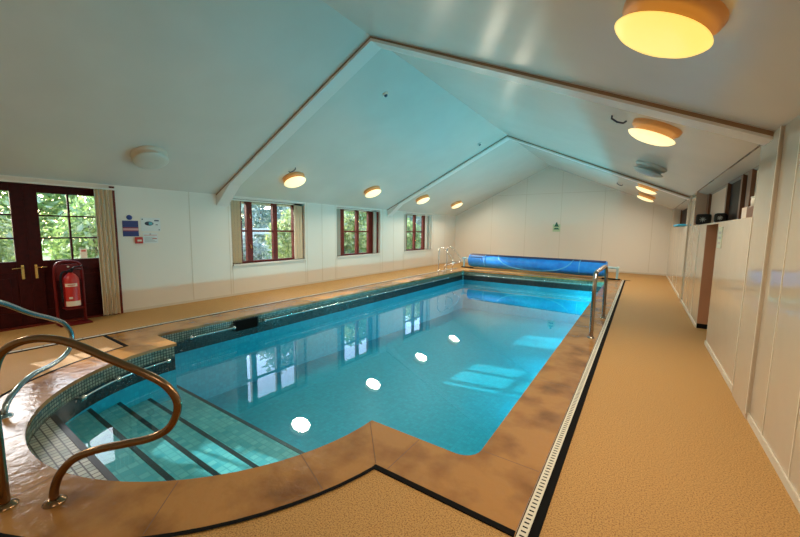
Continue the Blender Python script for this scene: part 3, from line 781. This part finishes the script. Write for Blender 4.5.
m = MB(); m.prism([(-.10, -.0095, .02), (.10, -.0095, .02), (.0, -.0095, .22)], (0, .0015, 0)); m.lathe([(0, 0), (.035, 0), (.035, .001), (0, .001)], 16, Matrix.Translation((0, -.008, .17)) @ Matrix.Rotation(pi / 2, 4, 'X'))
m.prism([(-.12, -.0095, -.10), (.12, -.0095, -.10), (.07, -.0095, -.03), (-.07, -.0095, -.03)], (0, .0015, 0)); m.build('figure_print', M['greendark'], s5)
s6 = thing('wall_notice', 'small pale green notice on the half wall below the ledge', 'notice', (XR, 6.40, 1.55))
MB().box(-.006, -.001, -.14, .14, -.14, .14).build('sheet', M['palegreen'], s6)
m = MB()
for k_ in range(3): m.box(-.0068, -.0061, -.09, .09, -.09 + .07 * k_, -.06 + .07 * k_)
m.build('print', M['grille'], s6)
s7 = thing('door_notice', 'small cream card with a red mark at the foot of the door glass', 'notice', (XL - .075, 2.0, 1.05))
MB().box(0, .005, -.045, .045, 0, .16).build('card', M['cream'], s7)
MB().box(.0052, .0058, -.03, .03, .11, .145).build('print', M['inkred'], s7)

# ------------------------------------------------------------------ things on the ledges
for y, x, w, h, lab in ((8.9, .955, .115, .205, 'black rounded box with a pale star mark, farther along the ledge'), (7.3, .985, .078, .15, 'black rounded box with a pale star mark, nearer on the ledge')):
    s = thing('loudspeaker', lab, 'speaker', (x, y, LZ), -.3, 'black boxes on the ledge')
    MB().box(-w, w, -.05, .05, .004, h).build('case', M['boxblack'], s, bevel=.035)
    m = MB()
    for q in range(4):
        a = pi * q / 4; dx, dz = w * .42 * cos(a), w * .42 * sin(a)
        m.tube([(-dx, -.052, h * .5 - dz), (dx, -.052, h * .5 + dz)], .005, 5)
    m.build('star_mark', M['grille'], s)
bx = thing('card_box', 'small beige and brown box on the ledge beside the near pilaster', 'box', (XR + .09, 5.22, LZ + .005))
MB().box(-.06, .06, -.26, .26, 0, .12).build('carton', M['beige'], bx, bevel=.004)
MB().box(-.0615, -.06, -.25, .02, .005, .115).build('side_panel', M['brownwood'], bx)
tub = thing('tub', 'cream plastic tub standing on the beige box', 'tub', (XR + .09, 5.12, LZ + .127))
MB().lathe([(0, 0), (.056, 0), (.06, .05), (.056, .08), (0, .082)], 20).build('body', M['cream'], tub)
MB().lathe([(0, .078), (.062, .078), (.062, .094), (0, .096)], 20).build('lid', M['cream'], tub)
kb = MB(); kb.box(-.16, .16, -.7, .7, 0, .05)
tag(kb.build('kickboard', M['kick'], None, (XR + .02, 12.3, LZ + .022), bevel=.02), 'bright blue foam float lying on the far ledge', 'float')

# ------------------------------------------------------------------ outside: lawn, fence, shrubs
struct(MB().box(-60, XL - .26, -25, 85, -.3, -.12).build('ground', M['grass']), 'lawn outside the windows', 'ground')
def leaf_cloud(c, rad, n, size, rnd):
    vs, fs = [], []
    for _ in range(n):
        while True:
            p = Vector((rnd.uniform(-1, 1), rnd.uniform(-1, 1), rnd.uniform(-1, 1)))
            if .25 < p.length < 1: break
        bump = 1 + .18 * sin(5 * p.x + c[1]) * cos(4 * p.y + 3 * p.z)
        q = Vector((c[0] + p.x * rad[0] * bump, c[1] + p.y * rad[1] * bump, c[2] + p.z * rad[2] * bump))
        if q.z < -.1: q.z = rnd.uniform(-.1, .4)
        u = Vector((rnd.gauss(0, 1), rnd.gauss(0, 1), rnd.gauss(0, 1))).normalized()
        w = u.orthogonal().normalized(); w = Matrix.Rotation(rnd.uniform(0, 6.3), 3, u) @ w
        s = size * rnd.uniform(.6, 1.3); o = len(vs)
        vs += [q - u * s, q + w * s * .45 + u.cross(w) * s * .08, q + u * s, q - w * s * .45 + u.cross(w) * s * .08]
        fs.append((o, o + 1, o + 2, o + 3))
    return vs, fs
def shrub(x, y, rad, h, n, size, mat, label, cat='shrub', trunk=None, name='garden_shrub'):
    rnd = random.Random(int(x * 100 + y * 7))
    r = thing(name, label, cat, (x, y, -.12), 0, 'garden planting outside the windows')
    zc_ = h - rad[2]
    vs, fs = leaf_cloud((0, 0, zc_), rad, n, size, rnd)
    MB().add(vs, fs).build('foliage', M[mat], r, recalc=False)
    t = MB()
    for q in range(5):
        a = 2 * pi * q / 5 + .3; e = .5 * rad[0]
        t.tube([(0.03 * cos(a), .03 * sin(a), 0), (e * .3 * cos(a), e * .3 * sin(a), zc_ * .6), (e * cos(a), e * sin(a), zc_ + rad[2] * .5)], [.05, .035, .012], 7)
    t.build('stems', M['bark'], r)
    return r
plants = [
 (-11.9, .9, (.9, 1.0, 1.2), 2.5, 2600, .10, 'leaf_c', 'yellow green shrub outside the left door leaf'),
 (-11.9, 3.4, (.9, 1.0, 1.2), 2.5, 2600, .10, 'leaf_a', 'green shrub outside the right door leaf'),
 (-11.6, 7.3, (.8, .9, .8), 1.5, 1900, .10, 'leaf_b', 'grey green shrub outside at the left of the nearest window'),
 (-12.8, 10.4, (.9, 1.1, 1.2), 2.5, 2400, .11, 'leaf_c', 'tall yellow green shrub outside at the right of the nearest window'),
 (-12.2, 13.2, (1.0, 1.0, 1.3), 2.6, 2600, .12, 'leaf_c', 'yellow green shrub outside the left panes of the middle window'),
 (-12.4, 15.8, (1.0, 1.1, 1.2), 2.2, 2600, .12, 'leaf_a', 'green shrub outside the right panes of the middle window'),
 (-12.4, 19.2, (1.0, 1.2, 1.2), 2.4, 2200, .12, 'leaf_a', 'green shrub outside the left panes of the window nearest the rails'),
 (-12.8, 22.2, (1.0, 1.2, .9), 1.7, 1900, .12, 'leaf_b', 'grey green shrub outside the right panes of the window nearest the rails'),
]
for p in plants: shrub(*p)
trees = [
 (-24.0, 4.0, (2.2, 4.2, 2.5), 5.4, 5200, .20, 'leaf_a', 'green tree outside beyond the doors'),
 (-25.0, 16.5, (2.2, 4.4, 2.5), 5.2, 5200, .20, 'leaf_b', 'grey green tree far outside the nearest window'),
 (-25.0, 28.5, (2.2, 4.2, 2.6), 5.4, 5200, .20, 'leaf_a', 'green tree outside the middle window'),
 (-25.0, 40.5, (2.2, 4.4, 2.6), 5.4, 5200, .20, 'leaf_b', 'grey green tree outside the window nearest the rails'),
]
for p in trees: shrub(*p, cat='tree', name='garden_tree')
added_trees = [  # unseen trees: first added to trim door sunlight, others for water reflections
 (-30.0, -3.2, (2.4, 3.6, 2.6), 19.8, 5200, .30, 'leaf_a', 'unseen tall tree added so its high crown cuts sun on the upper door glass'),
 (-40.0, 31.5, (4, 6.0, 8), 17.5, 5200, .5, 'leaf_b', 'unseen tall tree added for water reflections, far behind the shrubs outside the nearest window'),
 (-40.0, 46.5, (4, 6.0, 8), 17.5, 5200, .5, 'leaf_a', 'unseen tall tree added for water reflections, far behind the shrubs outside the middle window'),
 (-40.0, 65.5, (4, 6.5, 8), 17.5, 5200, .5, 'leaf_c', 'unseen tall tree added for water reflections, far behind the shrubs outside the window nearest the rails'),
]
for p in added_trees: shrub(*p, cat='tree', name='garden_tree')
gf = thing('garden_fence', 'pale painted fence rail outside the nearest window', 'fence', (-16.0, 9.0, -.12))
m = MB(); m.box(-.05, .05, -4.0, 5.0, 1.42, 1.72); m.build('rail', M['outwall'], gf)
m = MB(); m.box(-.03, .03, -4.0, 5.0, 0.55, .75); m.build('rail', M['outwall'], gf)
for y in (-3.5, -1, 1.5, 4): MB().box(-.06, .06, y - .06, y + .06, 0, 1.75).build('post', M['outwall'], gf)

# ------------------------------------------------------------------ sky, sun, camera
w = bpy.data.worlds.new('sky'); S.world = w; w.use_nodes = True
t = w.node_tree; t.nodes.clear()
o = t.nodes.new('ShaderNodeOutputWorld'); b = t.nodes.new('ShaderNodeBackground'); s = t.nodes.new('ShaderNodeTexSky')
s.sky_type = 'NISHITA'; s.sun_disc = False; s.sun_elevation = radians(25); s.sun_rotation = radians(-98); s.air_density = 1.0
b.inputs[1].default_value = 1.0
t.links.new(s.outputs[0], b.inputs[0]); t.links.new(b.outputs[0], o.inputs[0])
sun = bpy.data.lights.new('sun', 'SUN'); sun.energy = 9.0; sun.angle = radians(.6); sun.color = (1.0, .95, .88)
so = bpy.data.objects.new('sun', sun); COL.objects.link(so)
so.rotation_euler = Vector((1, .19, -.47)).to_track_quat('-Z', 'Y').to_euler()
so.location = (-20, 8, 12)

F, YAW, PIT, ROL = 354.5, .595, .1084, -.0121
right = Vector((cos(YAW), sin(YAW), 0)); fh = Vector((-sin(YAW), cos(YAW), 0)); up0 = Vector((0, 0, 1))
fwd = fh * cos(PIT) - up0 * sin(PIT); up = fh * sin(PIT) + up0 * cos(PIT)
r2 = right * cos(ROL) - up * sin(ROL); u2 = right * sin(ROL) + up * cos(ROL)
cam = bpy.data.cameras.new('camera'); co = bpy.data.objects.new('camera', cam); COL.objects.link(co)
cam.sensor_width = 36; cam.lens = F / 800 * 36; cam.clip_start = .02
mt = Matrix((r2, u2, -fwd)).transposed().to_4x4(); mt.translation = (0, 0, 1.6)
co.matrix_world = mt
S.camera = co

S.view_settings.view_transform = 'Standard'; S.view_settings.look = 'None'
S.view_settings.gamma = 1.0; S.view_settings.exposure = 0.1; S.view_settings.use_curve_mapping = False
c = S.cycles
c.use_denoising = True; c.max_bounces = 12; c.diffuse_bounces = 5; c.glossy_bounces = 4; c.transparent_max_bounces = 24; c.transmission_bounces = 8
c.sample_clamp_indirect = 6.0; c.caustics_reflective = False; c.caustics_refractive = False
